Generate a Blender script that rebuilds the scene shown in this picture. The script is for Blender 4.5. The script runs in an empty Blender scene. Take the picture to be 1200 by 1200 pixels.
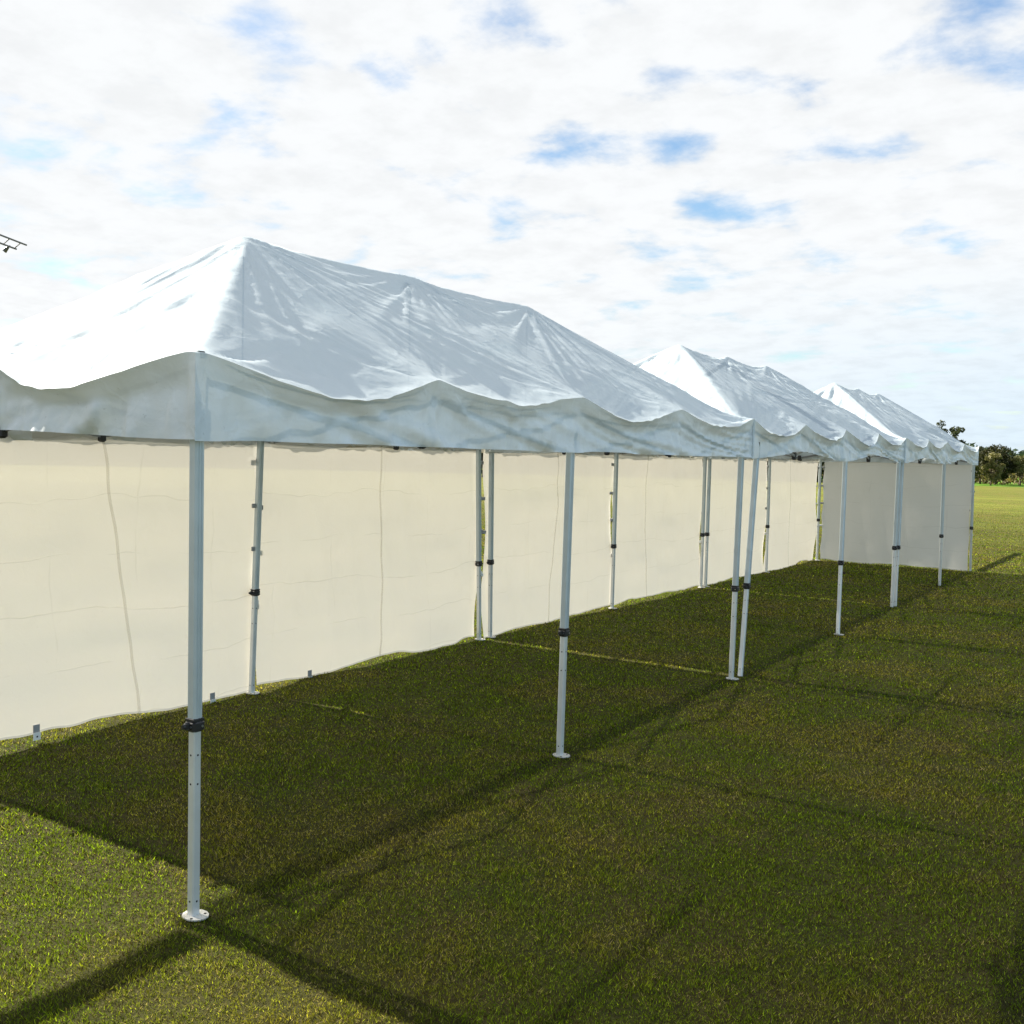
import bpy, math, random
import numpy as np
from mathutils import Vector, Matrix

R = math.radians
C = bpy.context.scene.collection
rng = np.random.default_rng(7)
random.seed(7)

# ------------------------------------------------------------------ camera
cam_d = bpy.data.cameras.new('camera')
cam = bpy.data.objects.new('camera', cam_d); C.objects.link(cam)
cam_d.sensor_width = 36; cam_d.lens = 36.617
cam_d.clip_start = 0.05; cam_d.clip_end = 3000
rv = Vector((0.83662421, 0.5472546, 0.0239236)); uv = Vector((-0.04963465, 0.03224073, 0.99824693)); fv = Vector((-0.54552391, 0.83634499, -0.05413616))
CAM = Vector((3.3333, -2.7928, 1.932))
m = Matrix.Identity(4)
for i in range(3):
    m[i][0] = rv[i]; m[i][1] = uv[i]; m[i][2] = -fv[i]; m[i][3] = CAM[i]
cam.matrix_world = m
bpy.context.scene.camera = cam

# ------------------------------------------------------------------ light
SUN_EL = 34.9
sun_d = bpy.data.lights.new('sun', 'SUN'); sun_d.energy = 4.5; sun_d.angle = R(0.53); sun_d.color = (1.0, 0.93, 0.80)
sun = bpy.data.objects.new('sun', sun_d); C.objects.link(sun)
ray = Vector((math.cos(R(SUN_EL)), -0.006, -math.sin(R(SUN_EL)))).normalized()      # way the light travels
sun.rotation_euler = ray.to_track_quat('-Z', 'Y').to_euler()
SUNDIR = -ray

w = bpy.data.worlds.new('World'); bpy.context.scene.world = w; w.use_nodes = True
nt = w.node_tree; nt.nodes.clear()
def N(t, **k):
    n = nt.nodes.new(t)
    for a, b in k.items(): setattr(n, a, b)
    return n
def L(a, b): nt.links.new(a, b)
def MATH(op, a, b=None, c=None, clamp=False):
    n = N('ShaderNodeMath', operation=op, use_clamp=clamp)
    for i, v in enumerate((a, b, c)):
        if v is None: continue
        if isinstance(v, (int, float)): n.inputs[i].default_value = v
        else: L(v, n.inputs[i])
    return n.outputs[0]
def VM(op, a, b=None):
    n = N('ShaderNodeVectorMath', operation=op)
    for i, v in enumerate((a, b)):
        if v is None: continue
        if isinstance(v, (tuple, list, Vector)): n.inputs[i].default_value = tuple(v)
        else: L(v, n.inputs[i])
    return n
def RANGE(x, a, b, c=0.0, d=1.0, smooth=True):
    n = N('ShaderNodeMapRange'); n.interpolation_type = 'SMOOTHSTEP' if smooth else 'LINEAR'; n.clamp = True
    L(x, n.inputs[0])
    for i, v in enumerate((a, b, c, d)): n.inputs[i + 1].default_value = v
    return n.outputs[0]
tc = N('ShaderNodeTexCoord')
sky = N('ShaderNodeTexSky', sky_type='NISHITA', sun_disc=False)
sky.sun_elevation = R(SUN_EL); sky.sun_rotation = math.atan2(SUNDIR.x, SUNDIR.y)
sky.air_density = 1.3; sky.dust_density = 0.6; sky.ozone_density = 1.5
dirv = VM('NORMALIZE', tc.outputs['Generated']).outputs[0]
sep = N('ShaderNodeSeparateXYZ'); L(dirv, sep.inputs[0])
zc = MATH('MAXIMUM', sep.outputs[2], 0.0)
den = MATH('ADD', zc, 0.16)
px_ = MATH('DIVIDE', sep.outputs[0], den); py_ = MATH('DIVIDE', sep.outputs[1], den)
comb = N('ShaderNodeCombineXYZ'); L(px_, comb.inputs[0]); L(py_, comb.inputs[1])
dot = N('ShaderNodeVectorMath', operation='DOT_PRODUCT'); L(dirv, dot.inputs[0]); dot.inputs[1].default_value = tuple(SUNDIR)
n1 = N('ShaderNodeTexNoise'); L(comb.outputs[0], n1.inputs['Vector']); n1.inputs['Scale'].default_value = 3.9; n1.inputs['Detail'].default_value = 9; n1.inputs['Roughness'].default_value = 0.52; n1.inputs['Distortion'].default_value = 0.25
n2 = N('ShaderNodeTexNoise'); L(comb.outputs[0], n2.inputs['Vector']); n2.inputs['Scale'].default_value = 7.5; n2.inputs['Detail'].default_value = 6; n2.inputs['Roughness'].default_value = 0.6
# openings in the cloud deck, each at its own direction
holes = []
for hx, hy, hr, ha in [(310,20,.030,1.3),(455,85,.026,1.2),(15,195,.036,1.1),(175,220,.040,1.0),(105,300,.030,.8),(680,178,.036,1.1),(805,160,.030,1.5),(905,95,.036,1.1),(825,240,.034,1.0),(1045,190,.026,.9),(955,310,.030,.8),(775,345,.026,.9),(1190,85,.034,1.2),(1165,0,.03,1.1),(330,45,.018,1.0),(790,85,.018,.8),(405,170,.02,.6),(1110,275,.035,.6)]:
    dv = (fv + rv * ((hx - 600) / 1220.57) + uv * ((600 - hy) / 1220.57)).normalized()
    ds = N('ShaderNodeVectorMath', operation='DISTANCE')
    sc = VM('MULTIPLY', dirv, (1, 1, 1.7)).outputs[0]
    L(sc, ds.inputs[0]); ds.inputs[1].default_value = (dv.x, dv.y, dv.z * 1.7)
    holes.append(RANGE(ds.outputs['Value'], hr * 1.9, 0.0, 0.0, ha))
hs = holes[0]
for h in holes[1:]: hs = MATH('MAXIMUM', hs, h)
# density of the deck: thick near the horizon and round the sun, broken overhead
dens = MATH('ADD', n1.outputs[0], MATH('MULTIPLY', MATH('SUBTRACT', n2.outputs[0], 0.5), 0.35))
overhead = RANGE(sep.outputs[2], 0.50, 0.85, 0.0, 0.17)
dens = MATH('SUBTRACT', MATH('SUBTRACT', dens, MATH('MULTIPLY', hs, 0.135)), overhead)
dens = MATH('SUBTRACT', dens, RANGE(dot.outputs['Value'], -0.05, -0.6, 0.0, 0.12))
mask = RANGE(dens, 0.17, 0.46)
# brightness of cloud: forward scattering towards the sun
fwd = RANGE(dot.outputs['Value'], -0.30, 0.60, 0.0, 1.0)
shade = RANGE(n2.outputs[0], 0.3, 0.62, 0.94, 1.02)
cb = MATH('MULTIPLY', MATH('MULTIPLY_ADD', fwd, 0.0, 2.44), shade)
cb = MATH('MULTIPLY', cb, RANGE(sep.outputs[2], 0.0, 0.30, 1.02, 1.0))
warm = N('ShaderNodeMix', data_type='RGBA'); L(RANGE(dot.outputs['Value'], -.40, .22), warm.inputs[0]); warm.inputs[6].default_value = (0.52, 0.77, 1.0, 1); warm.inputs[7].default_value = (0.965, 0.985, 1.0, 1)
low = N('ShaderNodeMix', data_type='RGBA'); L(MATH('MULTIPLY', RANGE(sep.outputs[2], 0.22, 0.02), RANGE(dot.outputs['Value'], .62, .1)), low.inputs[0]); L(warm.outputs[2], low.inputs[6]); low.inputs[7].default_value = (0.77, 0.90, 1.0, 1)
cc = VM('SCALE', low.outputs[2]); L(cb, cc.inputs[3])
mix = N('ShaderNodeMix', data_type='RGBA'); L(mask, mix.inputs[0]); skg0 = VM('MULTIPLY', sky.outputs[0], (0.54, 0.64, 0.74)); skg = VM('SCALE', skg0.outputs[0]); L(MATH('MULTIPLY_ADD', fwd, -0.50, 1.0), skg.inputs[3]); L(skg.outputs[0], mix.inputs[6]); L(cc.outputs[0], mix.inputs[7])
bg = N('ShaderNodeBackground'); L(mix.outputs[2], bg.inputs[0]); bg.inputs[1].default_value = 0.119
out = N('ShaderNodeOutputWorld'); L(bg.outputs[0], out.inputs[0])

vs = bpy.context.scene.view_settings
vs.view_transform = 'Standard'; vs.look = 'None'; vs.gamma = 1; vs.exposure = 1.76; vs.use_curve_mapping = False
cy = bpy.context.scene.cycles
cy.max_bounces = 8; cy.transparent_max_bounces = 12; cy.diffuse_bounces = 4

# ------------------------------------------------------------------ helpers
def tag(o, label=None, cat=None, group=None, kind=None):
    if label: o['label'] = label
    if cat: o['category'] = cat
    if group: o['group'] = group
    if kind: o['kind'] = kind
    return o
def empty(name, loc=(0, 0, 0), rz=0):
    o = bpy.data.objects.new(name, None); o.empty_display_size = .1; C.objects.link(o); o.location = loc; o.rotation_euler = (0, 0, rz); return o
def mesh_obj(name, V, F, mats, parent=None, smooth=False, mi=None):
    me = bpy.data.meshes.new(name)
    me.from_pydata([tuple(map(float, v)) for v in V], [], F)
    for mm in (mats if isinstance(mats, (list, tuple)) else [mats]): me.materials.append(mm)
    if mi is not None: me.polygons.foreach_set('material_index', mi)
    if smooth: me.polygons.foreach_set('use_smooth', [True] * len(me.polygons))
    me.update()
    o = bpy.data.objects.new(name, me); C.objects.link(o)
    if parent: o.parent = parent
    return o
class MB:
    def __init__(s): s.V = []; s.F = []; s.mi = []; s.cur = 0
    def add(s, V, F):
        n = len(s.V); s.V += [tuple(v) for v in V]; s.F += [tuple(i + n for i in f) for f in F]; s.mi += [s.cur] * len(F)
    def prism(s, prof, a, b, up=(0, 0, 1), scale2=1.0):
        """extrude a closed 2D profile from a to b"""
        a = Vector(a); b = Vector(b); d = (b - a).normalized(); u = Vector(up)
        if abs(d.dot(u)) > .98: u = Vector((0, 1, 0))
        x = d.cross(u).normalized(); y = x.cross(d).normalized() if True else u
        n = len(prof)
        V = [a + x * q[0] + y * q[1] for q in prof] + [b + x * q[0] * scale2 + y * q[1] * scale2 for q in prof]
        F = [(i, (i + 1) % n, n + (i + 1) % n, n + i) for i in range(n)] + [tuple(range(n))[::-1], tuple(range(n, 2 * n))]
        s.add(V, F)
    def bar(s, a, b, w, h=None, bev=.2, up=(0, 0, 1)):
        h = h or w; c = min(w, h) * bev
        W, H = w / 2, h / 2
        s.prism([(-W + c, -H), (W - c, -H), (W, -H + c), (W, H - c), (W - c, H), (-W + c, H), (-W, H - c), (-W, -H + c)], a, b, up)
    def tube(s, a, b, r, n=10, r2=None):
        s.prism([(r * math.cos(2 * math.pi * i / n), r * math.sin(2 * math.pi * i / n)) for i in range(n)], a, b, scale2=(r2 / r if r2 else 1))
    def box(s, c, d, bev=.15):
        c = Vector(c); s.bar(c - Vector((0, 0, d[2] / 2)), c + Vector((0, 0, d[2] / 2)), d[0], d[1], bev) if False else s.rbox(c, d, bev)
    def rbox(s, c, d, bev):
        b = min(d) * bev; X, Y, Z = d[0] / 2, d[1] / 2, d[2] / 2
        V = []; 
        rings = [(Z, b), (Z - b, 0), (-Z + b, 0), (-Z, b)]
        for z, i in rings:
            x, y = X - i, Y - i
            k = b
            V += [(c[0] + p, c[1] + q, c[2] + z) for p, q in [(x - k, y), (-x + k, y), (-x, y - k), (-x, -y + k), (-x + k, -y), (x - k, -y), (x, -y + k), (x, y - k)]]
        F = [tuple(range(8))] + [(r_ * 8 + i, (r_ + 1) * 8 + i, (r_ + 1) * 8 + (i + 1) % 8, r_ * 8 + (i + 1) % 8) for r_ in range(3) for i in range(8)] + [tuple(range(24, 32))[::-1]]
        s.add(V, F)
    def build(s, name, mats, parent=None, smooth=False): return mesh_obj(name, s.V, s.F, mats, parent, smooth, s.mi)

def vnoise(x, y, seed=0):
    """smooth value noise in numpy, -1..1"""
    x = np.asarray(x, float); y = np.asarray(y, float)
    xi = np.floor(x).astype(np.int64); yi = np.floor(y).astype(np.int64); fx = x - xi; fy = y - yi
    def h(a, b):
        n = (a * 374761393 + b * 668265263 + seed * 974634777) & 0x7fffffff
        n = ((n ^ (n >> 13)) * 1274126177) & 0x7fffffff
        return ((n ^ (n >> 16)) & 0xffff) / 32767.5 - 1
    u = fx * fx * fx * (fx * (fx * 6 - 15) + 10); v = fy * fy * fy * (fy * (fy * 6 - 15) + 10)
    return (h(xi, yi) * (1 - u) + h(xi + 1, yi) * u) * (1 - v) + (h(xi, yi + 1) * (1 - u) + h(xi + 1, yi + 1) * u) * v
def fbm(x, y, o=3, seed=0):
    s = 0; a = 1; t = 0
    for i in range(o): s = s + a * vnoise(x * 2 ** i + 13.7 * i, y * 2 ** i + 5.1 * i, seed + i); t += a; a *= .5
    return s / t

# ------------------------------------------------------------------ materials
def mat(name):
    global nt
    m_ = bpy.data.materials.new(name); m_.use_nodes = True; nt = m_.node_tree; nt.nodes.clear(); return m_
def NOISE(vec, scale, detail=4, rough=.55, dist=0):
    n = N('ShaderNodeTexNoise'); n.inputs['Scale'].default_value = scale; n.inputs['Detail'].default_value = detail; n.inputs['Roughness'].default_value = rough; n.inputs['Distortion'].default_value = dist
    if vec is not None: L(vec, n.inputs['Vector'])
    return n.outputs[0]
def MIXC(f, a, b):
    n = N('ShaderNodeMix', data_type='RGBA')
    if isinstance(f, (int, float)): n.inputs[0].default_value = f
    else: L(f, n.inputs[0])
    for i, v in ((6, a), (7, b)):
        if isinstance(v, tuple): n.inputs[i].default_value = v + (1,) if len(v) == 3 else v
        else: L(v, n.inputs[i])
    return n.outputs[2]
def simple(name, col, rough=.5, metal=0, var=.12, scale=8, bump=0):
    m_ = mat(name); t = N('ShaderNodeTexCoord'); b = N('ShaderNodeBsdfPrincipled')
    f = NOISE(t.outputs['Object'], scale, 5)
    L(MIXC(RANGE(f, .3, .7), tuple(c * (1 - var) for c in col), tuple(min(1, c * (1 + var)) for c in col)), b.inputs['Base Color'])
    b.inputs['Roughness'].default_value = rough; b.inputs['Metallic'].default_value = metal
    if bump:
        bp = N('ShaderNodeBump'); bp.inputs['Strength'].default_value = bump; bp.inputs['Distance'].default_value = .01; L(NOISE(t.outputs['Object'], scale * 6, 3), bp.inputs['Height']); L(bp.outputs[0], b.inputs['Normal'])
    o = N('ShaderNodeOutputMaterial'); L(b.outputs[0], o.inputs[0]); return m_

def fabric(name, front, trans, trans_w, holes_w, dirt=.25, rough=.5, bump=.35, crease=False, seed=0, dirtcol=(.36, .34, .28)):
    m_ = mat(name); t = N('ShaderNodeTexCoord'); P = t.outputs['Object']
    mp = N('ShaderNodeMapping'); L(P, mp.inputs[0]); mp.inputs['Location'].default_value = (seed * 3.1, seed * 1.7, 0)
    V = mp.outputs[0]
    big = NOISE(V, 1.6, 6, .65); fine = NOISE(V, 60, 3, .6); mid = NOISE(V, 7, 6, .7, .6)
    d = MATH('MULTIPLY', RANGE(big, .45, .72), RANGE(mid, .38, .7))
    specks = RANGE(NOISE(V, 38, 2, .5), .70, .76)
    d = MATH('MAXIMUM', MATH('MULTIPLY', d, dirt), MATH('MULTIPLY', specks, dirt * .8))
    col = MIXC(d, front, dirtcol)
    tcol = MIXC(d, trans, tuple(c * .6 for c in trans))
    # woven thread + crinkle relief
    cr = N('ShaderNodeTexVoronoi', feature='DISTANCE_TO_EDGE'); cr.inputs['Scale'].default_value = 4.0
    wv = VM('ADD', V, None); ns = N('ShaderNodeTexNoise'); L(V, ns.inputs['Vector']); ns.inputs['Scale'].default_value = 3; ns.inputs['Detail'].default_value = 4
    wsc = VM('SCALE', ns.outputs['Color']); wsc.inputs[3].default_value = .5; L(wsc.outputs[0], wv.inputs[1]); L(wv.outputs[0], cr.inputs['Vector'])
    ridge = RANGE(cr.outputs['Distance'], 0, .10, 1, 0)
    hgt = MATH('ADD', MATH('MULTIPLY', ridge, .28 if not crease else .10), MATH('ADD', MATH('MULTIPLY', mid, 1.0), MATH('MULTIPLY', fine, .12)))
    if crease:     # horizontal fold creases left from packing
        sp = N('ShaderNodeSeparateXYZ'); L(V, sp.inputs[0])
        z = MATH('ADD', MATH('MULTIPLY', sp.outputs[2], 2.6), MATH('MULTIPLY', NOISE(V, .9, 3), .9))
        fr = MATH('ABSOLUTE', MATH('SUBTRACT', MATH('FRACT', z), .5))
        ln = MATH('MULTIPLY', RANGE(fr, 0, .018, 1, 0), RANGE(NOISE(V, 1.7, 3), .40, .62))
        y2 = MATH('ADD', MATH('MULTIPLY', MATH('ADD', sp.outputs[1], sp.outputs[0]), 1.45), MATH('MULTIPLY', NOISE(V, .8, 3), .5))
        ln2 = MATH('MULTIPLY', RANGE(MATH('ABSOLUTE', MATH('SUBTRACT', MATH('FRACT', y2), .5)), 0, .014, 1, 0), RANGE(NOISE(V, 2.3, 3), .45, .66))
        ln = MATH('MAXIMUM', ln, MATH('MULTIPLY', ln2, .7))
        hgt = MATH('ADD', hgt, MATH('MULTIPLY', ln, -1.1))
        dk = MATH('MULTIPLY', ln, .22)
        col = MIXC(dk, col, (.30, .28, .22)); tcol = MIXC(dk, tcol, tuple(c * .45 for c in trans))
    bp = N('ShaderNodeBump'); bp.inputs['Strength'].default_value = bump; bp.inputs['Distance'].default_value = .012; L(hgt, bp.inputs['Height'])
    pb = N('ShaderNodeBsdfPrincipled'); L(col, pb.inputs['Base Color']); pb.inputs['Roughness'].default_value = rough; L(bp.outputs[0], pb.inputs['Normal'])
    tr = N('ShaderNodeBsdfTranslucent'); L(tcol, tr.inputs[0]); L(bp.outputs[0], tr.inputs['Normal'])
    mx = N('ShaderNodeMixShader'); mx.inputs[0].default_value = trans_w; L(pb.outputs[0], mx.inputs[1]); L(tr.outputs[0], mx.inputs[2])
    tp = N('ShaderNodeBsdfTransparent'); mx2 = N('ShaderNodeMixShader'); mx2.inputs[0].default_value = holes_w; L(mx.outputs[0], mx2.inputs[1]); L(tp.outputs[0], mx2.inputs[2])
    o = N('ShaderNodeOutputMaterial'); L(mx2.outputs[0], o.inputs[0]); return m_

M = {}
M['canopy'] = fabric('canopy_vinyl', (.59, .675, .735), (.38, .42, .43), .17, .25, dirt=.10, rough=.6, bump=.20)
M['valance'] = fabric('valance_vinyl', (.74, .81, .85), (.44, .45, .42), .16, .04, dirt=.34, rough=.6, bump=.35, seed=2, dirtcol=(.33, .37, .37))
M['valance_back'] = fabric('valance_sun_pass', (.70, .76, .79), (.50, .43, .28), .16, .27, dirt=.3, rough=.6, bump=.35, seed=5)  # same vinyl as the front, made more see-through to let sun reach the lawn
M['wall'] = fabric('sidewall_fabric', (.72, .715, .70), (.495, .47, .405), .275, .115, dirt=.10, rough=.6, bump=.18, crease=True, seed=1)
M['wall_end'] = fabric('end_wall_brightened', (.80, .79, .76), (.66, .62, .54), .38, .0, dirt=.10, rough=.65, bump=.18, crease=True, seed=4)  # side wall cloth, colour raised to stand in for missing sunlight
M['seam'] = fabric('seam_tape', (.60, .57, .48), (.42, .39, .32), .25, .62, dirt=.1, rough=.6, bump=.1)
M['hem'] = fabric('hem_cloth', (.78, .77, .75), (.46, .44, .385), .25, .45, dirt=.3, rough=.7, bump=.1)
M['webbing'] = fabric('webbing', (.42, .39, .31), (.22, .17, .08), .25, .0, dirt=.3, rough=.8, bump=.1)
M['thread'] = simple('stitching', (.16, .16, .15), .8)
M['leg'] = simple('leg_paint', (.50, .56, .58), .38, .25, .06, 5)
M['leg_low'] = simple('leg_aluminium', (.68, .70, .70), .36, .35, .06, 6)
M['plate'] = simple('plate_steel', (.62, .60, .55), .5, .3, .15, 30)
M['black'] = simple('black_nylon', (.015, .015, .017), .45)
M['hole'] = simple('dark_hole', (.02, .02, .02), .8)
M['truss'] = simple('truss_bar', (.22, .225, .23), .45, .5)
M['chrome'] = simple('ring_metal', (.45, .47, .5), .3, .9)
M['velcro'] = simple('velcro_tab', (.30, .30, .30), .9)
M['tagw'] = simple('white_tab', (.72, .72, .70), .6)
M['steel'] = simple('galvanised_pole', (.12, .125, .13), .5, .6)
M['bark'] = simple('bark', (.09, .065, .045), .9, 0, .3, 4, .5)

# ground
m_ = mat('turf_soil'); t = N('ShaderNodeTexCoord'); P = t.outputs['Object']
a = NOISE(P, 28, 8, .72); b_ = NOISE(P, 1.3, 6, .65); c_ = NOISE(P, .22, 4, .6)
mpv = N('ShaderNodeMapping'); L(P, mpv.inputs[0]); mpv.inputs['Rotation'].default_value = (0, 0, .45); mpv.inputs['Scale'].default_value = (.03, .35, 1)
stripes = NOISE(mpv.outputs[0], 1.0, 4, .6)
g1 = MIXC(RANGE(a, .35, .65), (.048, .060, .005), (.135, .168, .011))
g2 = MIXC(RANGE(b_, .38, .62), g1, MIXC(RANGE(a, .35, .65), (.075, .062, .012), (.19, .165, .035)))
g3 = MIXC(MATH('MULTIPLY', RANGE(stripes, .4, .65), .6), g2, (.165, .185, .024))
sp = N('ShaderNodeSeparateXYZ'); L(P, sp.inputs[0])
g4 = MIXC(MATH('MULTIPLY', RANGE(sp.outputs[1], 108, 114), .75), g3, (.08, .21, .012))
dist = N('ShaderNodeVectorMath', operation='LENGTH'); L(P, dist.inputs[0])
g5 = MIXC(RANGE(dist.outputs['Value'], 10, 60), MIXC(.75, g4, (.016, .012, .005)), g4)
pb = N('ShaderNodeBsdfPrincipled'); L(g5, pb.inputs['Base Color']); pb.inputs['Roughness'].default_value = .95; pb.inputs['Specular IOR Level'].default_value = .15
bp = N('ShaderNodeBump'); bp.inputs['Strength'].default_value = .9; bp.inputs['Distance'].default_value = .03; L(a, bp.inputs['Height']); L(bp.outputs[0], pb.inputs['Normal'])
o_ = N('ShaderNodeOutputMaterial'); L(pb.outputs[0], o_.inputs[0]); M['ground'] = m_

def leafmat(name, mult=1.0, trans=.35, rg=.55, sp_=.25):
    m_ = mat(name); at = N('ShaderNodeAttribute', attribute_name='Col')
    df = N('ShaderNodeBsdfPrincipled'); L(at.outputs['Color'], df.inputs['Base Color']); df.inputs['Roughness'].default_value = rg; df.inputs['Specular IOR Level'].default_value = sp_
    tr = N('ShaderNodeBsdfTranslucent'); v = VM('MULTIPLY', at.outputs['Color'], (1.15 * mult, 1.1 * mult, .6 * mult)); L(v.outputs[0], tr.inputs[0])
    mx = N('ShaderNodeMixShader'); mx.inputs[0].default_value = trans; L(df.outputs[0], mx.inputs[1]); L(tr.outputs[0], mx.inputs[2])
    o = N('ShaderNodeOutputMaterial'); L(mx.outputs[0], o.inputs[0]); return m_
M['grass'] = leafmat('grass_blade', 1.5, .42, .8, .08)
M['leaf'] = leafmat('leaf', 1.0, .25)

# ------------------------------------------------------------------ ground and grass
def sheet(name, x0, x1, y0, y1, z, n, mt):
    V = [(x0 + (x1 - x0) * i / n, y0 + (y1 - y0) * j / n, z) for j in range(n + 1) for i in range(n + 1)]
    F = [(j * (n + 1) + i, j * (n + 1) + i + 1, (j + 1) * (n + 1) + i + 1, (j + 1) * (n + 1) + i) for j in range(n) for i in range(n)]
    return mesh_obj(name, V, F, mt)
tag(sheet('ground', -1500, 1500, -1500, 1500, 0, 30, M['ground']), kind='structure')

def tri_cloud(name, P3, COL, mt, parent=None, quad=False):
    """P3: (n, k, 3) faces with k corners; COL (n,3)"""
    n, k = P3.shape[:2]
    me = bpy.data.meshes.new(name)
    me.vertices.add(n * k); me.vertices.foreach_set('co', P3.reshape(-1).astype(np.float32))
    me.loops.add(n * k); me.loops.foreach_set('vertex_index', np.arange(n * k, dtype=np.int32))
    me.polygons.add(n); me.polygons.foreach_set('loop_start', np.arange(0, n * k, k, dtype=np.int32))
    me.polygons.foreach_set('loop_total', np.full(n, k, dtype=np.int32))
    at = me.color_attributes.new('Col', 'FLOAT_COLOR', 'POINT')
    cc_ = np.ones((n, k, 4), np.float32); cc_[:, :, :3] = COL[:, None, :]
    at.data.foreach_set('color', cc_.reshape(-1))
    me.materials.append(mt); me.update(calc_edges=True)
    o = bpy.data.objects.new(name, me); C.objects.link(o)
    if parent: o.parent = parent
    return o

def make_grass(n):
    th = math.pi / 2 + 0.578 + rng.uniform(-.86, .80, n)
    r = 2.3 * np.exp(rng.uniform(0, 1, n) ** .93 * math.log(95 / 2.3))
    x = CAM.x + r * np.cos(th); y = CAM.y + r * np.sin(th)
    k = np.clip(r / 4.5, .7, 5)
    hgt = fbm(x * 5.1, y * 5.1, 3, 5); dry = fbm(x * 1.1 + 9, y * 1.1, 4, 11) + .45 * fbm(x * 7, y * 7, 3, 21)
    straw = rng.uniform(0, 1, n) < np.clip(.09 + .20 * dry, .015, .4)
    h = (.0115 + .007 * hgt + rng.uniform(-.005, .006, n)) * np.where(straw, 1.0, 1) * (1 + .10 * (k - 1))
    wd = (.0030 + rng.uniform(0, .0022, n)) * k * np.where(straw, .55, 1)
    a1 = rng.uniform(0, 2 * math.pi, n); a2 = rng.uniform(0, 2 * math.pi, n)
    lean = h * np.where(straw, rng.uniform(.4, 1.9, n), rng.uniform(.1, 1.2, n))
    P = np.zeros((n, 3, 3))
    dx = np.cos(a1) * wd / 2; dy = np.sin(a1) * wd / 2
    z0 = rng.uniform(-.002, .008, n) * np.where(straw, 1.4, .6)
    P[:, 0] = np.stack([x - dx, y - dy, z0], 1); P[:, 1] = np.stack([x + dx, y + dy, z0], 1)
    P[:, 2] = np.stack([x + np.cos(a2) * lean, y + np.sin(a2) * lean, z0 + np.maximum(h, .004)], 1)
    g = rng.uniform(0, 1, n)[:, None]
    col = (1 - g) * np.array([.042, .074, .003]) + g * np.array([.120, .165, .008])
    dd = np.clip(.24 + .95 * dry, 0, 1)[:, None]
    col = col * (1 - dd * .72) + np.array([.165, .135, .018]) * dd * .72
    col = col * np.exp(rng.normal(0, .48, n))[:, None]
    col = np.where(straw[:, None], np.array([.40, .33, .14]) * rng.uniform(.45, 1.2, n)[:, None], col)
    dark = rng.uniform(0, 1, n) < .20
    col = np.where(dark[:, None], np.array([.030, .022, .008]), col)
    # thin out far away so that the sheet of turf takes over
    keep = rng.uniform(0, 1, n) < np.clip((70 - r) / 50, 0, 1)
    P = P[keep]; col = col[keep] * 1.04
    return tri_cloud('grass', P, col, M['grass'])
tag(make_grass(2100000), kind='stuff')

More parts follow.
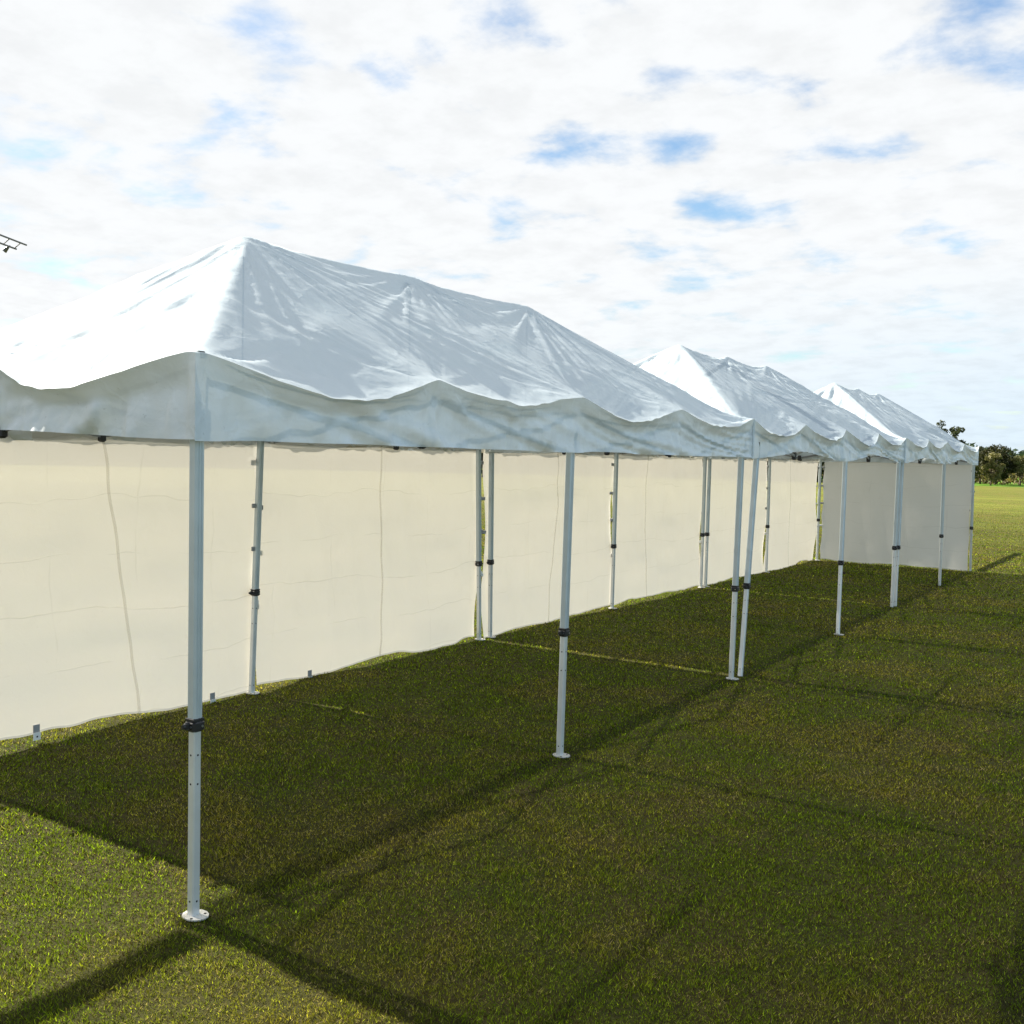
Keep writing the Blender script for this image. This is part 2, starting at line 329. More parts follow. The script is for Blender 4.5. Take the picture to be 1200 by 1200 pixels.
# ------------------------------------------------------------------ tents
W = 2.82; ZE = 2.315; ZP = 3.19
def canopy_funcs(Lt, seed, zig, ridge_dip):
    end_in = 1.52; s1 = (ZP - ZE) / (W / 2); s2 = (ZP - ZE) / end_in
    r_ = np.random.default_rng(seed)
    np_long = 4; step = Lt / np_long
    dl = r_.uniform(.085, .15, 4) * zig; ds = r_.uniform(.12, .15, 2) * zig
    dl2 = r_.uniform(.085, .15, 4) * zig; ds2 = r_.uniform(.12, .15, 2) * zig
    def droop(t, st, arr):
        i = np.clip((t / st).astype(int), 0, len(arr) - 1); f = np.clip(t / st - i, 0, 1)
        sh = np.sin(math.pi * f) ** (1.25 if zig < 1.1 else .9)
        sk = ((arr * 1e4).astype(int) % 100 / 100 - .5)[i] * .9
        f2 = np.clip(f + sk * f * (1 - f), 0, 1)
        sh = np.sin(math.pi * f2) ** (1.15 if zig < 1.1 else .85)
        return arr[i] * sh + .014 * sh * vnoise(t * 4.3, t * 0, seed) + .006 * sh * vnoise(t * 13, t * 0, seed + 1)
    dF = lambda v: droop(v, step, dl)        # front edge (u=0)
    dB = lambda v: droop(v, step, dl2)       # back edge (u=W)
    dN = lambda u: droop(u, W / 2, ds)       # near end (v=0)
    dK = lambda u: droop(u, W / 2, ds2)      # far end
    anchors = []
    for (au, av, amp, rad) in [(0, 0, .021, .7), (W, 0, .022, .7), (0, Lt, .028, .7), (W, Lt, .028, .7), (W / 2, end_in, .015, .9), (W / 2, Lt - end_in, .015, .9), (W / 2, Lt / 2, .018, .7)] + \
            [(0, step * i, .011, .55) for i in (1, 2, 3)] + [(W, step * i, .020, .55) for i in (1, 2, 3)] + [(W / 2, 0, .02, .5)]:
        anchors.append((au, av, amp, rad, int(r_.integers(1000)), r_.uniform(3.0, 5.5)))
    def z(u, v):
        A = np.minimum(u, W - u); B = np.minimum(v, Lt - v)
        h1 = A * s1; h2 = B * s2; k = .035
        hh = np.clip(.5 + .5 * (h2 - h1) / k, 0, 1); h = h2 * (1 - hh) + h1 * hh - k * hh * (1 - hh)
        rel = h / (ZP - ZE)
        hh0 = h.copy()
        # slack cloth: hollow between ridge and eave
        bay = np.abs(np.sin(math.pi * np.clip(v / step, 0, 4)))
        hol = np.sin(math.pi * np.clip(rel, 0, 1)) 
        h = h - hol * (.028 + .022 * bay) * (.8 + .3 * vnoise(u * 1.3, v * .9, seed))
        # the ridge sags between its posts
        tt = np.clip((v - end_in) / (Lt - 2 * end_in), 0, 1)
        rs = np.abs(np.sin(2 * math.pi * tt)) ** .8 * ridge_dip
        h = h - rs * np.exp(-((u - W / 2) / .38) ** 2)
        ed = np.exp(-(u / .30) ** 1.6) * dF(v) + np.exp(-((W - u) / .30) ** 1.6) * dB(v)
        ed2 = np.exp(-(v / .30) ** 1.6) * dN(u) + np.exp(-((Lt - v) / .30) ** 1.6) * dK(u)
        h = h - ed - ed2
        edge = np.clip(np.minimum(A, B) / .06, 0, 1)
        for (au, av, amp, rad, sd, k_) in anchors:
            du = u - au; dv = v - av; rr = np.sqrt(du * du + dv * dv) + 1e-6; th = np.arctan2(dv, du)
            q = vnoise(th * k_ * 1.6 + 3, rr * .8, sd) + .6 * vnoise(th * k_ * 3.3, rr * 1.2 + 7, sd + 1)
            fold = 1 - np.sqrt(q * q + .018) * 2.0
            h = h + edge * amp * fold * np.clip(rr / .30, 0, 1) * np.exp(-rr / rad)
        # long shallow wrinkles and small crinkles
        wu = u + .25 * vnoise(u * .9, v * .7, seed + 3); wv = v + .25 * vnoise(u * .8, v * .8, seed + 4)
        q = vnoise(wu * 9 + wv * 2.2, wv * 1.1 - wu * .5, seed + 5); q2 = vnoise(wu * 17 + wv * 5, wv * 2.4, seed + 6); q3 = fbm(wu * 14, wv * 11, 3, seed + 9)
        area = np.clip(.5 + 1.1 * vnoise(u * 1.1, v * .8, seed + 8), .1, 1.2)
        h = h + edge * area * (.0045 * (1 - 2 * np.sqrt(q * q + .012)) + .0018 * (1 - 2 * np.sqrt(q2 * q2 + .01)) + .0015 * q3)
        hipw = np.clip((h1 - h2) / .12, 0, 1) * np.clip(B / .25, 0, 1)          # the end slopes carry creases running down from the peak
        fanu = (u - W / 2) / np.maximum(.25, 1.0 - .45 * (B / end_in))
        qh = vnoise(fanu * 7.5 + 9, v * .8, seed + 60); qh2 = vnoise(fanu * 15, v * 1.3, seed + 61)
        h = h + hipw * (.0135 * (1 - 2 * np.sqrt(qh * qh + .02)) + .006 * qh2)
        return ZE + h
    return z, dF, dB, dN, dK, step

def grid_faces(nu, nv, off=0, flip=False):
    F = []
    for j in range(nv - 1):
        for i in range(nu - 1):
            q = (off + j * nu + i, off + j * nu + i + 1, off + (j + 1) * nu + i + 1, off + (j + 1) * nu + i)
            F.append(q[::-1] if flip else q)
    return F

def leg(parent, bx, by, tx, ty, top, foot=True, ring=False, knob=(0, -1), rz=0.0, zoff=0):
    """telescopic leg from its base to its top; parent sits at the tent origin, coordinates local"""
    a = Vector((bx, by, 0)); b = Vector((tx, ty, top)); d = (b - a)
    pt = lambda z: a + d * (z / top)
    up = (0, 1, 0)
    zc = .80 + zoff
    mb = MB(); mb.bar(pt(zc - .02), pt(top), .047, .047, .16, up)
    for s_ in (-.007, .007):
        mb.bar(pt(zc) + Vector((.0240, s_, 0)), pt(top) + Vector((.0240, s_, 0)), .003, .003, .1, up)
    o = mb.build('leg', [M['leg']], parent)
    mb = MB(); mb.bar(pt(.004), pt(zc + .05), .039, .039, .14, up)
    mb.cur = 1
    for z in (.07, .56, .68):
        c = pt(z)
        mb.prism([(.0045 * math.cos(q * math.pi / 4), .0045 * math.sin(q * math.pi / 4)) for q in range(8)], c + Vector((0, -.0190, 0)), c + Vector((0, -.0203, 0)))
        mb.prism([(.0045 * math.cos(q * math.pi / 4), .0045 * math.sin(q * math.pi / 4)) for q in range(8)], c + Vector((.0190, 0, 0)), c + Vector((.0203, 0, 0)))
    mb.build('lower_tube', [M['leg_low'], M['hole']], o)
    mb = MB(); c = pt(zc)
    mb.rbox(c, (.062, .062, .046), .2); mb.rbox(c + Vector((0, 0, .026)), (.055, .055, .014), .2)
    kx, ky = knob
    mb.rbox(c + Vector((kx * .040, ky * .040, .004)), (.028 if kx else .022, .028 if ky else .022, .030), .25)
    mb.tube(c + Vector((kx * .04, ky * .04, .004)), c + Vector((kx * .062, ky * .062, .004)), .009)
    mb.cur = 1
    mb.tube(c + Vector((.029, .012, 0)), c + Vector((.0335, .012, 0)), .005, 8); mb.tube(c + Vector((.012, -.029, 0)), c + Vector((.012, -.0335, 0)), .005, 8)
    mb.build('collar', [M['black'], M['chrome']], o)
    if foot:
        mb = MB(); n = 14; rr = .056
        pr = [(rr * math.cos(2 * math.pi * i / n) * 1.05 - .012, rr * math.sin(2 * math.pi * i / n) * .9) for i in range(n)]
        mb.prism(pr, a + Vector((0, 0, .006)), a + Vector((0, 0, .012)), (0, 1, 0)); mb.cur = 1
        for q in ((.036, .03), (-.046, .024), (-.04, -.03), (.03, -.036)):
            mb.tube(a + Vector((q[0], q[1], .0118)), a + Vector((q[0], q[1], .0132)), .006, 8)
        mb.build('foot_plate', [M['plate'], M['hole']], o)
    if ring:
        mb = MB(); c = pt(top - .075) + Vector((.024, -.006, 0))
        for i in range(10):
            q1, q2 = math.pi * (1 + i / 10), math.pi * (1 + (i + 1) / 10)
            mb.tube(c + Vector((0, .017 * math.cos(q1), .022 * math.sin(q1))), c + Vector((0, .017 * math.cos(q2), .022 * math.sin(q2))), .0022, 6)
        mb.tube(c + Vector((0, -.017, 0)), c + Vector((0, .017, 0)), .0022, 6)
        mb.rbox(c + Vector((-.002, 0, .008)), (.004, .026, .02), .2)
        mb.build('ring', [M['chrome']], o)
    mb = MB(); mb.rbox(b + Vector((-.008 if bx > -1 else .008, 0, .02)), (.052, .056, .07), .15)
    mb.rbox(b + Vector((-.035 if bx > -1 else .035, 0, .0)), (.03, .02, .045), .15)
    mb.build('bracket', [M['black']], o)
    return o

def make_tent(label, y0, Lt, seed, zig, dip, vbot, legs_front, legs_back, lift, shadow_rafter=False):
    T = empty('marquee_tent', (0, y0, 0)); tag(T, label, 'tent', 'white pop-up tents standing end to end')
    z, dF, dB, dN, dK, step = canopy_funcs(Lt, seed, zig, dip)
    nu, nv = 150, int(Lt / .0195)
    # denser rows near the edges come free of charge from a cosine-like spacing
    us = np.linspace(0, W, nu); vs_ = np.linspace(0, Lt, nv)
    U, V = np.meshgrid(us, vs_)
    Z = z(U, V)
    # the cloth bulges outwards where it droops over the eave
    def off(d): return .036 + d * .36
    ou = off(dF(V)) * np.exp(-U / .16) - off(dB(V)) * np.exp(-(W - U) / .16)
    ov = off(dN(U)) * np.exp(-V / .16) - off(dK(U)) * np.exp(-(Lt - V) / .16)
    # no bulge at corners beyond the base offset
    X = -U + ou; Y = V - ov
    P = np.stack([X, Y, Z], -1)
    mb_faces = grid_faces(nu, nv, flip=True)
    can = mesh_obj('canopy', P.reshape(-1, 3), mb_faces, M['canopy'], T, True)
    # valance: four strips hanging from the crease
    VV = []; FF = []
    def strip(edge, nrm, tpar, length, pk, mid_lift, sd, outw=.012):
        n = len(edge); rows = 16; off0 = len(VV)
        for j in range(rows):
            t = j / (rows - 1)
            for i in range(n):
                e = edge[i]; s = tpar[i]
                zb = vbot + mid_lift[i]
                zz = e[2] + (zb - e[2]) * t
                VV.append([e[0], e[1], zz, i, t])
        A = np.array(VV[off0:], float)
        t = A[:, 4]; i = A[:, 3].astype(int); s = np.asarray(tpar)[i]; D = np.asarray(pk)[i]
        # plane distance from the leg line, outward along nrm
        base = off(D)
        under = -base * .95 * np.clip(t / .35, 0, 1) ** .8                      # tucks back under the drooping crease
        f = np.clip(s / step_of(length), 0, 99) ; ph = f - np.floor(f)
        peakd = np.minimum(ph, 1 - ph) * step_of(length)                        # distance along edge from the nearest peak
        fan = vnoise((s + 0 * t) * 5.5 * (1.4 - .5 * t) + 3, t * .8 + sd, sd) + .5 * vnoise(s * 15, t * 1.5, sd + 1)
        fol = (.028 * fan + .008 * vnoise(s * 26, t * 3, sd + 2)) * np.clip(t * 2.2, 0, 1)
        sgn = -1 if False else 1
        dist = under + fol + outw * t
        endfade = np.clip(np.minimum(s, length - s) / .05, 0, 1)
        dist = dist * endfade
        A[:, 0] += nrm[0] * dist; A[:, 1] += nrm[1] * dist
        for q in range(len(A)): VV[off0 + q] = [A[q, 0], A[q, 1], A[q, 2]]
        FF.extend(grid_faces(n, rows, off0))
    def step_of(length): return step if length > 4 else W / 2
    def lifts(s, st):
        # the hem rides up a little under the truss joints
        ph = (s / (st * 2)); return lift * np.sin(math.pi * (ph - np.floor(ph))) ** 2 + .006 * vnoise(s * 3, s * 0, seed)
    sub = lambda a: a
    strip(P[:, 0], (1, 0), vs_, Lt, dF(vs_), lifts(vs_, step), seed + 20)
    n_a = len(VV)
    strip(P[:, -1], (-1, 0), vs_, Lt, dB(vs_), -.012 + 0 * vs_, seed + 30, .045)
    NB = [(n_a, len(VV)), 0]
    strip(P[0, :], (0, -1), us, W, dN(us), .03 * np.sin(math.pi * us / W) ** 2, seed + 40)
    strip(P[-1, :], (0, 1), us, W, dK(us), .03 * np.sin(math.pi * us / W) ** 2, seed + 50)
    nb = NB[0]; nb2 = NB[1]
    fidx = lambda f: nb[0] <= f[0] < nb[1]
    mesh_obj('valance', VV, [f for f in FF if not fidx(f)], M['valance'], can, True)
    mesh_obj('rear_valance', VV[nb[0]:nb[1]], [tuple(i - nb[0] for i in f) for f in FF if fidx(f)], M['valance_back'], can, True)
    # corner seam stitching down the two visible front corners
    for yy, sg in ((-.016, -1),) if y0 == 0 else ():
        mb = MB(); 
        for k in range(26):
            za = ZE - .012 - k * .0125
            mb.rbox((.010, yy - sg * .030, za), (.006, .0018, .0045), .2)
        mb.rbox((.011, yy - sg * .02, ZE - .002), (.03, .035, .007), .3)
        mb.build('corner_stitching', [M['thread']], can)
    # legs
    for q in legs_front: leg(T, *q[:5], **q[5])
    for q in legs_back: leg(T, *q[:5], **q[5])
    if shadow_rafter:
        for xe in (-.03, -W + .03):
            mb = MB(); mb.bar((xe, Lt / 2 - .07, ZE - .06), (-W / 2, Lt / 2 - .07, ZP - .10), .10, .03, .15); mb.build('shadow_rafter', [M['truss']], T)  # added bars, widened to throw a dark shadow line on the lawn
    # scissor truss
    tr = MB()
    def joint(c, dm):
        j_ = MB(); j_.rbox(c, dm, .2); j_.build('truss_joint', [M['black']], T)
    zlo, zhi = 1.995, 2.255
    def run(p, q, n):
        p = Vector(p); q = Vector(q); d = (q - p) / n; side = d.normalized().cross(Vector((0, 0, 1))) * .009
        for i in range(n):
            a = p + d * i; b = a + d
            l0, l1 = (zhi, zlo) if i % 2 == 0 else (zlo, zhi)
            h0, h1 = (zlo + .06, zhi) if i == 0 else ((zhi, zlo) if i % 2 else (zlo, zhi))
            tr.bar(Vector((a.x, a.y, zhi)) + side, Vector((b.x, b.y, zlo)) + side, .012, .024, .1)
            tr.bar(Vector((a.x, a.y, zlo)) - side, Vector((b.x, b.y, zhi)) - side, .012, .024, .1)
            if i < n - 1:
                joint((b.x, b.y, zlo), (.046, .046, .078)); joint((b.x, b.y, zhi), (.04, .04, .05))
            mid_ = (a + b) / 2; tr.rbox((mid_.x, mid_.y, (zlo + zhi) / 2), (.024, .024, .024), .2)
    h = Lt / 2
    for x in (0, -W):
        xx = x - .075 if x == 0 else x + .04
        run((xx, .04, 0), (xx, h - .03, 0), 2); run((xx, h + .03, 0), (xx, Lt - .04, 0), 2)
    for y in ((.03, Lt - .03) if y0 == 0 else (h, Lt - .03) if shadow_rafter else (Lt - .03,)):
        run((-.05, y, 0), (-W + .05, y, 0), 2)
    tr.build('truss', [M['truss']], T)
    for y in (1.52, h, Lt - 1.52):
        mb = MB(); mb.tube((-W / 2, y, 2.05), (-W / 2, y, ZP - .075), .004)
        mb.bar((-W / 2, y, 2.1), (-W / 2, (0.03 if y < h - .1 else Lt - .03) if abs(y - h) > .1 else h + .001, 2.1), .012, .022, .1) if abs(y - h) > .1 else None
        mb.build('centre_pole', [M['leg_low']], T)
    return T

def F(bx, by, tx, ty, top, **k): return (bx, by, tx, ty, top, k)
H0 = 2.06
t1 = make_tent('nearest and largest-looking white tent with its front corner leg at left', 0.0, 6.16, 31, 1.0, .022, 1.965,
    [F(-.03, .03, .0 - .03, .03, H0, ring=True, knob=(0, -1)), F(0, 2.95, -.02, 3.02, H0, knob=(0, -1)), F(.0, 5.93, -.02, 6.04, H0, knob=(0, 1))],
    [F(-W + .02, .40, -W + .02, .36, H0), F(-W, 2.93, -W, 3.0, H0), F(-W, 6.07, -W, 5.98, H0, knob=(0, 1))], .0)
t2 = make_tent('middle white tent of the row, its roof ridge dipping between three peaks', 6.20, 5.82, 57, 1.15, .055, 1.955,
    [F(.02, 6.10 - 6.20, -.02, 6.43 - 6.20, H0, foot=False, knob=(0, -1)), F(.07, 8.99 - 6.20, -.02, 9.33 - 6.20, H0, knob=(0, -1)), F(.0, 11.80 - 6.20, -.02, 11.93 - 6.20, H0, foot=False, knob=(0, -1))],
    [F(-W, .07, -W, .02, H0), F(-W, 2.84, -W, 2.84, H0), F(-W, 5.72, -W, 5.72, H0)], .085, True)
t3 = make_tent('farthest white tent of the row, closed at its far end by a side wall', 12.05, 5.72, 83, 1.25, .05, 1.955,
    [F(.02, 11.90 - 12.05, -.02, 12.12 - 12.05, H0, foot=False, knob=(0, -1)), F(.0, 14.98 - 12.05, -.02, 14.99 - 12.05, H0, foot=False), F(-.02, 5.80, -.03, 5.66, H0, foot=False)],
    [F(-W, .05, -W, .05, H0), F(-W, 2.75, -W, 2.72, H0), F(-W, 5.68, -W, 5.66, H0)], .085)

# ------------------------------------------------------------------ side walls
def sidewall(label, a, b, top, gap0, gap1, seed, seam, nrm, edge0=.012, edge1=.012, sag=.02, lens=0, tabs0=True, tabs1=True, tags=(), bulge=1.0):
    """cloth panel from a to b (xy), hung from a rail at the top"""
    a = Vector((a[0], a[1], 0)); b = Vector((b[0], b[1], 0)); d = b - a; Ln = d.length; d.normalize(); nr = Vector((nrm[0], nrm[1], 0))
    root = empty('sidewall', tuple(a)); tag(root, label, 'side wall', 'cream fabric side walls of the tents')
    ns, nz = 120, 84
    s, t = np.meshgrid(np.linspace(0, 1, ns), np.linspace(0, 1, nz))
    gap = np.maximum(gap0 + (gap1 - gap0) * s + .036 * vnoise(s * 4 + seed, s * 0, seed) + .010 * vnoise(s * 15 + seed, s * 0, seed + 1), .002)
    tp = top - sag * np.abs(np.sin(math.pi * s * 2)) - .008 * np.abs(vnoise(s * 9, s * 0, seed + 2))
    Zz = gap + (tp - gap) * t
    # side edges pull in between the ties
    e0 = edge0 * (.35 + .65 * np.abs(np.sin(math.pi * (t * 3.1 + .1 * seed)))) * np.exp(-s / .02) + lens * np.exp(-((t - .29) / .09) ** 2) * np.exp(-s / .03)
    e1 = edge1 * (.35 + .65 * np.abs(np.sin(math.pi * (t * 2.7 + .17 * seed)))) * np.exp(-(1 - s) / .02)
    S = s * Ln + e0 - e1
    o = .034 * fbm(s * Ln * .9 + seed, t * 1.6, 3, seed + 3) + .016 * (1 - 2 * np.abs(vnoise(s * Ln * 2.6 + t * .9, t * .8, seed + 4))) * (.4 + .6 * t) \
        + .010 * vnoise(s * Ln * 1.2, t * 9, seed + 5) * np.exp(-((s - .5) / .6) ** 2) + .02 * np.exp(-s / .04) * np.sin(t * 9 + seed) + .02 * np.exp(-(1 - s) / .04) * np.sin(t * 8 + seed * 2)
    o = o * bulge
    o = o * np.clip((1 - t) / .06, .15, 1) + .03 * np.clip(1 - t * 4, 0, 1) * vnoise(s * 4, s * 0, seed + 6)
    P = np.stack([d.x * S + nr.x * o, d.y * S + nr.y * o, Zz], -1)
    mesh_obj('panel', P.reshape(-1, 3), grid_faces(ns, nz), M['wall' if bulge == 1 else 'wall_end'], root, True)
    def strip_at(name, fn, w_, lift_, mt, zz0=0, zz1=1, n=60):
        V = []; 
        for k in range(n + 1):
            tt = zz0 + (zz1 - zz0) * k / n; sc = fn(tt)
            i = min(ns - 1.001, max(0, sc * (ns - 1))); j = min(nz - 1.001, tt * (nz - 1)); i0, j0 = int(i), int(j)
            fi, fj = i - i0, j - j0
            c = (P[j0, i0] * (1 - fi) + P[j0, i0 + 1] * fi) * (1 - fj) + (P[j0 + 1, i0] * (1 - fi) + P[j0 + 1, i0 + 1] * fi) * fj
            for sg in (-1, 1):
                V.append((c[0] + d.x * w_ / 2 * sg + nr.x * lift_, c[1] + d.y * w_ / 2 * sg + nr.y * lift_, c[2]))
        Fc = [(2 * k, 2 * k + 1, 2 * k + 3, 2 * k + 2) for k in range(n)]
        return mesh_obj(name, V, Fc, mt, root, True)
    # doubled webbing header along the top
    V = []
    for i in range(ns):
        a_ = P[nz - 1, i]
        for k in range(3): V.append((a_[0] - nr.x * .004, a_[1] - nr.y * .004, a_[2] + .006 - .048 * k))
    mesh_obj('header', V, [(3 * i + k, 3 * i + 3 + k, 3 * i + 4 + k, 3 * i + 1 + k) for i in range(ns - 1) for k in (0, 1)], M['webbing'], root, True)
    s0, s1 = seam
    strip_at('seam', lambda t_: s1 + (s0 - s1) * t_ + .002 * math.sin(t_ * 23), .024, .003, M['seam'])
    # hem tape along the bottom edge
    V = []
    for i in range(ns):
        for k in (0, 1):
            p = P[0, i] if k == 0 else P[1, i] * .6 + P[0, i] * .4
            V.append((p[0] + nr.x * .003, p[1] + nr.y * .003, p[2]))
    mesh_obj('hem', V, [(2 * i, 2 * i + 2, 2 * i + 3, 2 * i + 1) for i in range(ns - 1)], M['hem'], root, True)
    for on, side, e in ((tabs0, 0, -1), (tabs1, -1, 1)):
        if not on: continue
        for zt in (.33, .55, .72, .9):
            j = int(zt * (nz - 1)); p = P[j, side]
            c = Vector(p) + d * (e * .025)
            mb = MB(); dm = (.012 if abs(nr.x) > .5 else .07, .07 if abs(nr.x) > .5 else .012, .035)
            mb.rbox(c, dm, .2); mb.build('tie_tab', [M['velcro' if zt != .33 else 'tagw']], root)
    for st in tags:
        i = int(st * (ns - 1)); p = Vector(P[0, i])
        mb = MB(); c = p + nr * .008 + Vector((0, 0, .012))
        mb.rbox(c + Vector((0, 0, .022)), (.005 if abs(nr.x) > .5 else .045, .045 if abs(nr.x) > .5 else .005, .05), .1); mb.cur = 1
        mb.rbox(c + nr * .006 + Vector((0, 0, -.028)), (.005 if abs(nr.x) > .5 else .05, .05 if abs(nr.x) > .5 else .005, .05), .1)
        mb.cur = 2; mb.tube(c + nr * .008 + Vector((0, 0, -.03)), c + nr * .0105 + Vector((0, 0, -.03)), .006, 8)
        mb.build('peg_tab', [M['velcro'], M['tagw'], M['hole']], root)
    return root
XW = -W - .045; TOPW = 2.075
sidewall('side wall nearest the left edge of the photo, behind the corner leg', (XW, .33), (XW, 2.99), TOPW, .045, .045, 1, (.47, .60), (1, 0), tags=(.30, .84))
sidewall('second side wall from the left, wide panel ending at the open grass gap', (XW + .004, 2.975), (XW, 6.09), TOPW, .035, .012, 2, (.49, .51), (1, 0), .008, .02, tags=(.22,), lens=.055)
sidewall('side wall starting just right of the open green gap between the tents', (XW, 6.155), (XW, 9.06), TOPW, .012, .02, 3, (.52, .47), (1, 0))
sidewall('side wall in the middle of the row, behind the paired front legs of two tents', (XW + .004, 9.045), (XW, 11.95), TOPW, .02, .045, 4, (.33, .36), (1, 0), .008, .02, lens=.03)
sidewall('first side wall at the back of the farthest tent', (XW, 12.02), (XW, 14.80), TOPW, .02, .01, 5, (.50, .50), (1, 0))
sidewall('side wall running into the inner corner of the farthest tent', (XW + .004, 14.785), (XW, 17.72), TOPW, .012, .01, 6, (.42, .42), (1, 0), .01, .05, lens=.03)
sidewall('end wall closing the far end of the row, facing down the tents', (-W + .01, 17.83), (-.05, 17.83), TOPW, .012, .015, 7, (.52, .52), (0, -1), .04, .02, bulge=.22)

# unseen rail and cloth, added past each row end to cast a narrow lawn shadow
def shadow_rail(label, ya, yb, posts):
    r_ = empty('added_shadow_rail', (-W, ya, 0)); tag(r_, label, 'rail')
    Ln = yb - ya; mb = MB(); mb.tube((0, 0, 2.10), (0, Ln, 2.10), .016); mb.build('rail_tube', [M['leg_low']], r_)
    n = 60; V = []; Fc = []
    for i in range(n + 1):
        y = Ln * i / n
        for k in range(7):
            z = 2.10 - .12 * k / 6; V.append((.018 + .012 * math.sin(k * 1.1 + 3 * y), y, z + .006 * math.sin(y * 7)))
    for i in range(n):
        for k in range(6): a_ = i * 7 + k; Fc.append((a_, a_ + 1, a_ + 8, a_ + 7))
    mesh_obj('shadow_cloth', V, Fc, M['valance'], r_, True)
    for y in posts:
        mb = MB(); mb.bar((-.02, y - ya, 0), (-.02, y - ya, 2.12), .034, .034, .15); mb.build('post', [M['leg_low']], r_)
shadow_rail('unseen rail with a cloth strip, added beyond the far end of the tents to cast a shadow', 17.95, 23.1, (23.08,))
shadow_rail('unseen rail with a cloth strip, added before the near end of the tents to cast a shadow', -3.4, -.05, (-3.38,))

# small clod on the lawn inside the farthest tent
V = []; n = 9
for j in range(5):
    for i in range(n):
        a_ = 2 * math.pi * i / n; rr = .055 * math.cos(j / 4 * 1.45) * (1 + .3 * math.sin(3 * a_ + j)); V.append((rr * math.cos(a_) * 1.4, rr * math.sin(a_), .05 * math.sin(j / 4 * 1.5)))
cl = mesh_obj('turf_clod', V, [(j * n + i, j * n + (i + 1) % n, (j + 1) * n + (i + 1) % n, (j + 1) * n + i) for j in range(4) for i in range(n)] + [tuple(range(4 * n, 5 * n))], simple('dark_soil', (.03, .022, .012), .95, 0, .3, 20, .5))
cl.location = (-1.75, 15.6, 0); tag(cl, 'small dark clod of turf lying inside the farthest tent', 'clod')

# ------------------------------------------------------------------ trees
def leaf_faces(cent, n, spread, size, r_, c0, c1, flat=.8):
    """n leaf quads round each clump centre"""
    K = len(cent); c = np.repeat(cent, n, 0); N_ = len(c)
    v = r_.normal(size=(N_, 3)); v /= np.linalg.norm(v, axis=1)[:, None]
    rad = spread[np.repeat(np.arange(K), n)] * r_.uniform(.25, 1.0, N_) ** .5
    p = c + v * rad[:, None] * np.array([1, 1, flat])
    a = r_.normal(size=(N_, 3)); a /= np.linalg.norm(a, axis=1)[:, None]; b = np.cross(a, r_.normal(size=(N_, 3))); b /= np.linalg.norm(b, axis=1)[:, None]
    sz = size * r_.uniform(.5, 1.3, N_)[:, None]
    Q = np.stack([p - a * sz, p + b * sz * .45, p + a * sz, p - b * sz * .45], 1)
    g = r_.uniform(0, 1, (N_, 1)) * .6 + np.repeat(r_.uniform(0, .4, K), n)[:, None]
    return Q, (1 - g) * np.array(c0) + g * np.array(c1)
def tree(name, label, px_dir, dist, h, crown_r, base_frac, c0, c1, seed, clumps=46, per=130, leaf=.16, cat='tree', group=None, squash=1.0, gap=1.0):
    r_ = np.random.default_rng(seed)
    dd = Vector((px_dir[0], px_dir[1], 0)).normalized(); loc = Vector((CAM.x, CAM.y, 0)) + dd * dist
    root = empty(name, tuple(loc), r_.uniform(0, 6)); tag(root, label, cat, group)
    hb = h * base_frac; cz = (h + hb) / 2; rz = (h - hb) / 2
    cent = []
    while len(cent) < clumps:
        q = r_.uniform(-1, 1, 3)
        if np.linalg.norm(q) < 1 and np.linalg.norm(q) > .25: cent.append((q[0] * crown_r * .82, q[1] * crown_r * .82, cz + q[2] * rz * .84 * squash))
    cent = np.array(cent); cent += r_.normal(size=cent.shape) * .12 * crown_r * .5
    spread = crown_r * r_.uniform(.16, .30, clumps) * gap
    Q, col = leaf_faces(cent, per, spread, leaf, r_, c0, c1)
    tri_cloud('crown', Q, col, M['leaf'], root)
    mb = MB(); rt = max(.09, h * .028); top = Vector((r_.normal() * .3, r_.normal() * .3, h * .62)); prev = Vector((0, 0, -.1)); pr = rt
    for k in range(1, 5):
        nx = top * (k / 4) + Vector((r_.normal() * .12, r_.normal() * .12, 0)); mb.tube(prev, nx, pr, 8, pr * .78); prev = nx; pr *= .78
    for k in range(0, clumps, 3):
        c = Vector(cent[k]); s_ = Vector((0, 0, 1)) * (h * r_.uniform(.22, .5)); m2 = (s_ + c) / 2 + Vector((0, 0, -.15))
        mb.tube(s_, m2, rt * .35, 6, rt * .2); mb.tube(m2, c, rt * .2, 6, rt * .08)
    mb.build('trunk', [M['bark']], root, True)
    return root
def dirpx(x, y=560):
    d = fv + rv * ((x - 600) / 1220.57) + uv * ((600 - y) / 1220.57); return (d.x, d.y)
DG0, DG1 = (.020, .030, .010), (.085, .095, .030)
OL0, OL1 = (.07, .075, .022), (.24, .22, .085)
tree('leafy_tree', 'tall thin-crowned tree whose top shows above the far tent roof corner', dirpx(1107), 120, 7.0, 2.6, .35, DG0, (.09, .11, .05), 1, 30, 110, .15, gap=.85)
tree('leafy_tree', 'dark round tree standing beyond the lawn near the far tent corner', dirpx(1166), 125, 4.4, 2.2, .10, (.016, .022, .008), (.07, .07, .024), 2, 60, 130, .13)
tree('leafy_tree', 'dark tree partly hidden behind the last tent leg', dirpx(1149), 128, 4.3, 2.0, .12, DG0, (.07, .085, .03), 3, 50, 130, .13)
tree('leafy_tree', 'pale olive bush in front of the dark round tree', dirpx(1161), 121, 3.5, 1.4, .05, OL0, OL1, 4, 34, 110, .12, cat='bush')
tree('leafy_tree', 'light green open tree at the right edge of the photo', dirpx(1196), 126, 3.5, 1.7, .25, OL0, (.20, .20, .08), 5, 36, 110, .12)
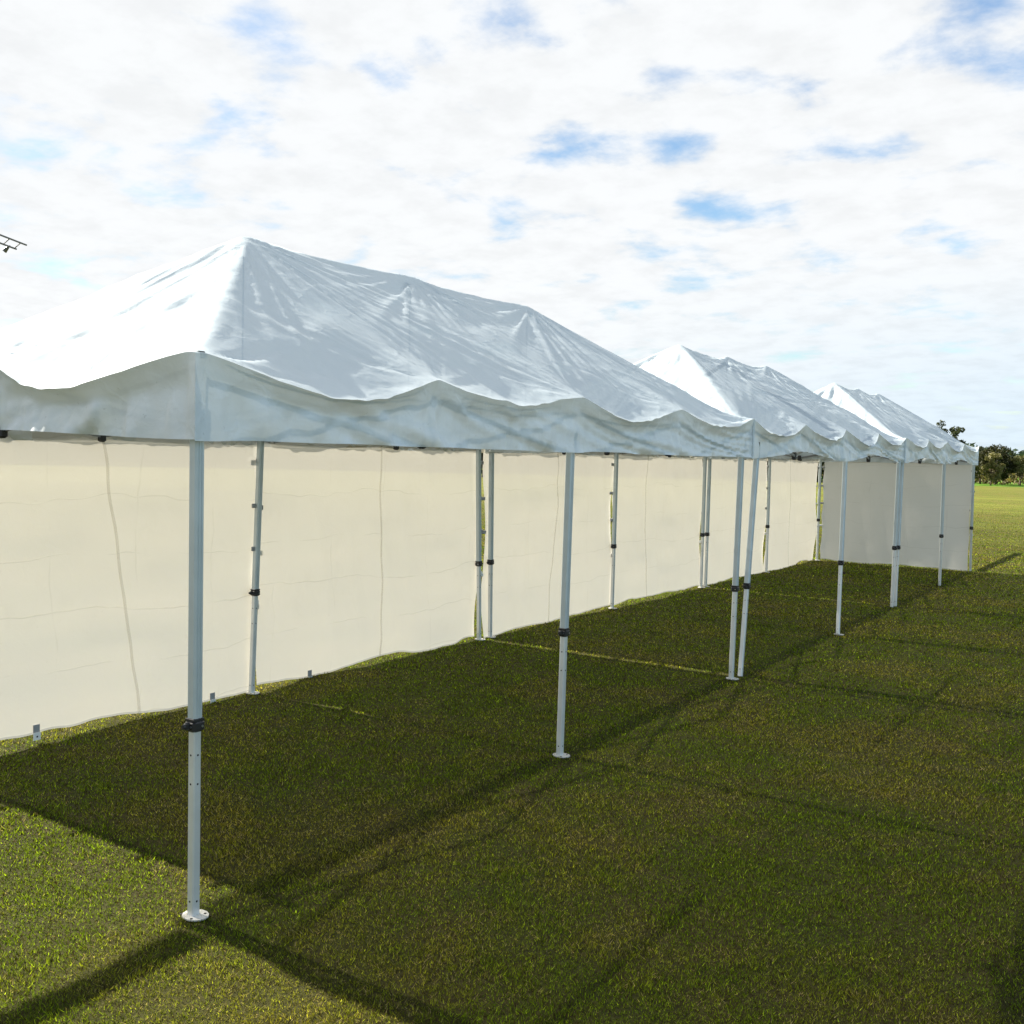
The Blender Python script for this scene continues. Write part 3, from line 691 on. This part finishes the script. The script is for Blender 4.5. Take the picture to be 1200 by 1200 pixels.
tree('leafy_tree', 'dark tree seen through the gap between two side walls', dirpx(566, 550), 90, 5.5, 2.2, .06, (.02, .025, .015), (.06, .07, .035), 6, 50, 120, .14)

# low dry growth and a far wood along the edge of the field (beyond counting)
def belt(name, n, d0, d1, h0, h1, c0, c1, size, seed, a0=-1.15, a1=1.1, lump=1.0):
    r_ = np.random.default_rng(seed)
    th = math.pi / 2 + .578 + r_.uniform(a0, a1, n); rr = r_.uniform(d0, d1, n)
    x = CAM.x + rr * np.cos(th); y = CAM.y + rr * np.sin(th)
    hh = h0 + (h1 - h0) * np.clip(.5 + .5 * fbm(th * 40 * lump, rr * .02, 4, seed) + .25 * vnoise(th * 260 * lump, rr * .1, seed + 2), 0, 1.2)
    zz = hh * r_.uniform(0, 1, n) ** .7
    c = np.stack([x, y, zz], 1)
    a = r_.normal(size=(n, 3)); a[:, 2] += .6; a /= np.linalg.norm(a, axis=1)[:, None]; b = np.cross(a, r_.normal(size=(n, 3))); b /= np.linalg.norm(b, axis=1)[:, None]
    sz = size * r_.uniform(.5, 1.4, n)[:, None]
    Q = np.stack([c - a * sz, c + b * sz * .5, c + a * sz, c - b * sz * .5], 1)
    g = r_.uniform(0, 1, (n, 1)); col = (1 - g) * np.array(c0) + g * np.array(c1)
    return tag(tri_cloud(name, Q, col, M['leaf']), kind='stuff')
belt('scrub', 60000, 128, 140, .5, 2.1, (.06, .06, .018), (.24, .20, .09), .22, 5)
belt('tree_line', 90000, 108, 122, 2.6, 5.2, (.014, .020, .010), (.055, .065, .025), .26, 15, -.345, .75)
belt('distant_wood', 120000, 235, 262, 4.2, 8.2, (.022, .042, .030), (.060, .095, .062), .55, 9)

# ------------------------------------------------------------------ floodlight mast at the left edge
d = dirpx(-16, 282); dd = Vector((d[0], d[1], 0)).normalized()
pos = Vector((CAM.x, CAM.y, 0)) + dd * 60
fm = empty('floodlight_mast', tuple(pos)); tag(fm, 'dark floodlight rack on a mast, just entering at the left edge of the sky', 'floodlight')
mb = MB(); zt = 12.75
mb.tube((0, 0, 0), (0, 0, zt + .3), .16, 14, .09); mb.build('mast', [M['steel']], fm)
side = Vector((-dd.y, dd.x, 0)) * -1        # to the right in the picture
ax = (side * math.sin(R(30)) + dd * math.cos(R(30))).normalized(); pr = Vector((-ax.y, ax.x, 0))
if pr.dot(side) > 0: pr = -pr
mb = MB()
B = [(Vector((0, 0, zt)), 3.9), (pr * .35 + Vector((0, 0, zt - .30)), 3.5)]
for o0, ln in B: mb.bar(o0 - ax * ln, o0 + ax * ln, .075, .075, .1)
for k in np.linspace(-3.3, 3.3, 7): mb.bar(B[0][0] + ax * float(k), B[1][0] + ax * float(k), .045, .045, .1)
mb.build('crossarm', [M['steel']], fm)
for k in (-2.9, -1.9, -.9, .9, 1.9, 2.9):
    c = B[1][0] + ax * k + pr * .12 + Vector((0, 0, -.12))
    mb = MB(); mb.tube(c + Vector((0, 0, .10)), c + pr * .22 + Vector((0, 0, -.10)), .07, 12, .14); mb.tube(c + Vector((0, 0, .2)) - pr * .1, c + Vector((0, 0, .05)), .03, 6)
    mb.build('lamp_head', [M['steel']], fm)
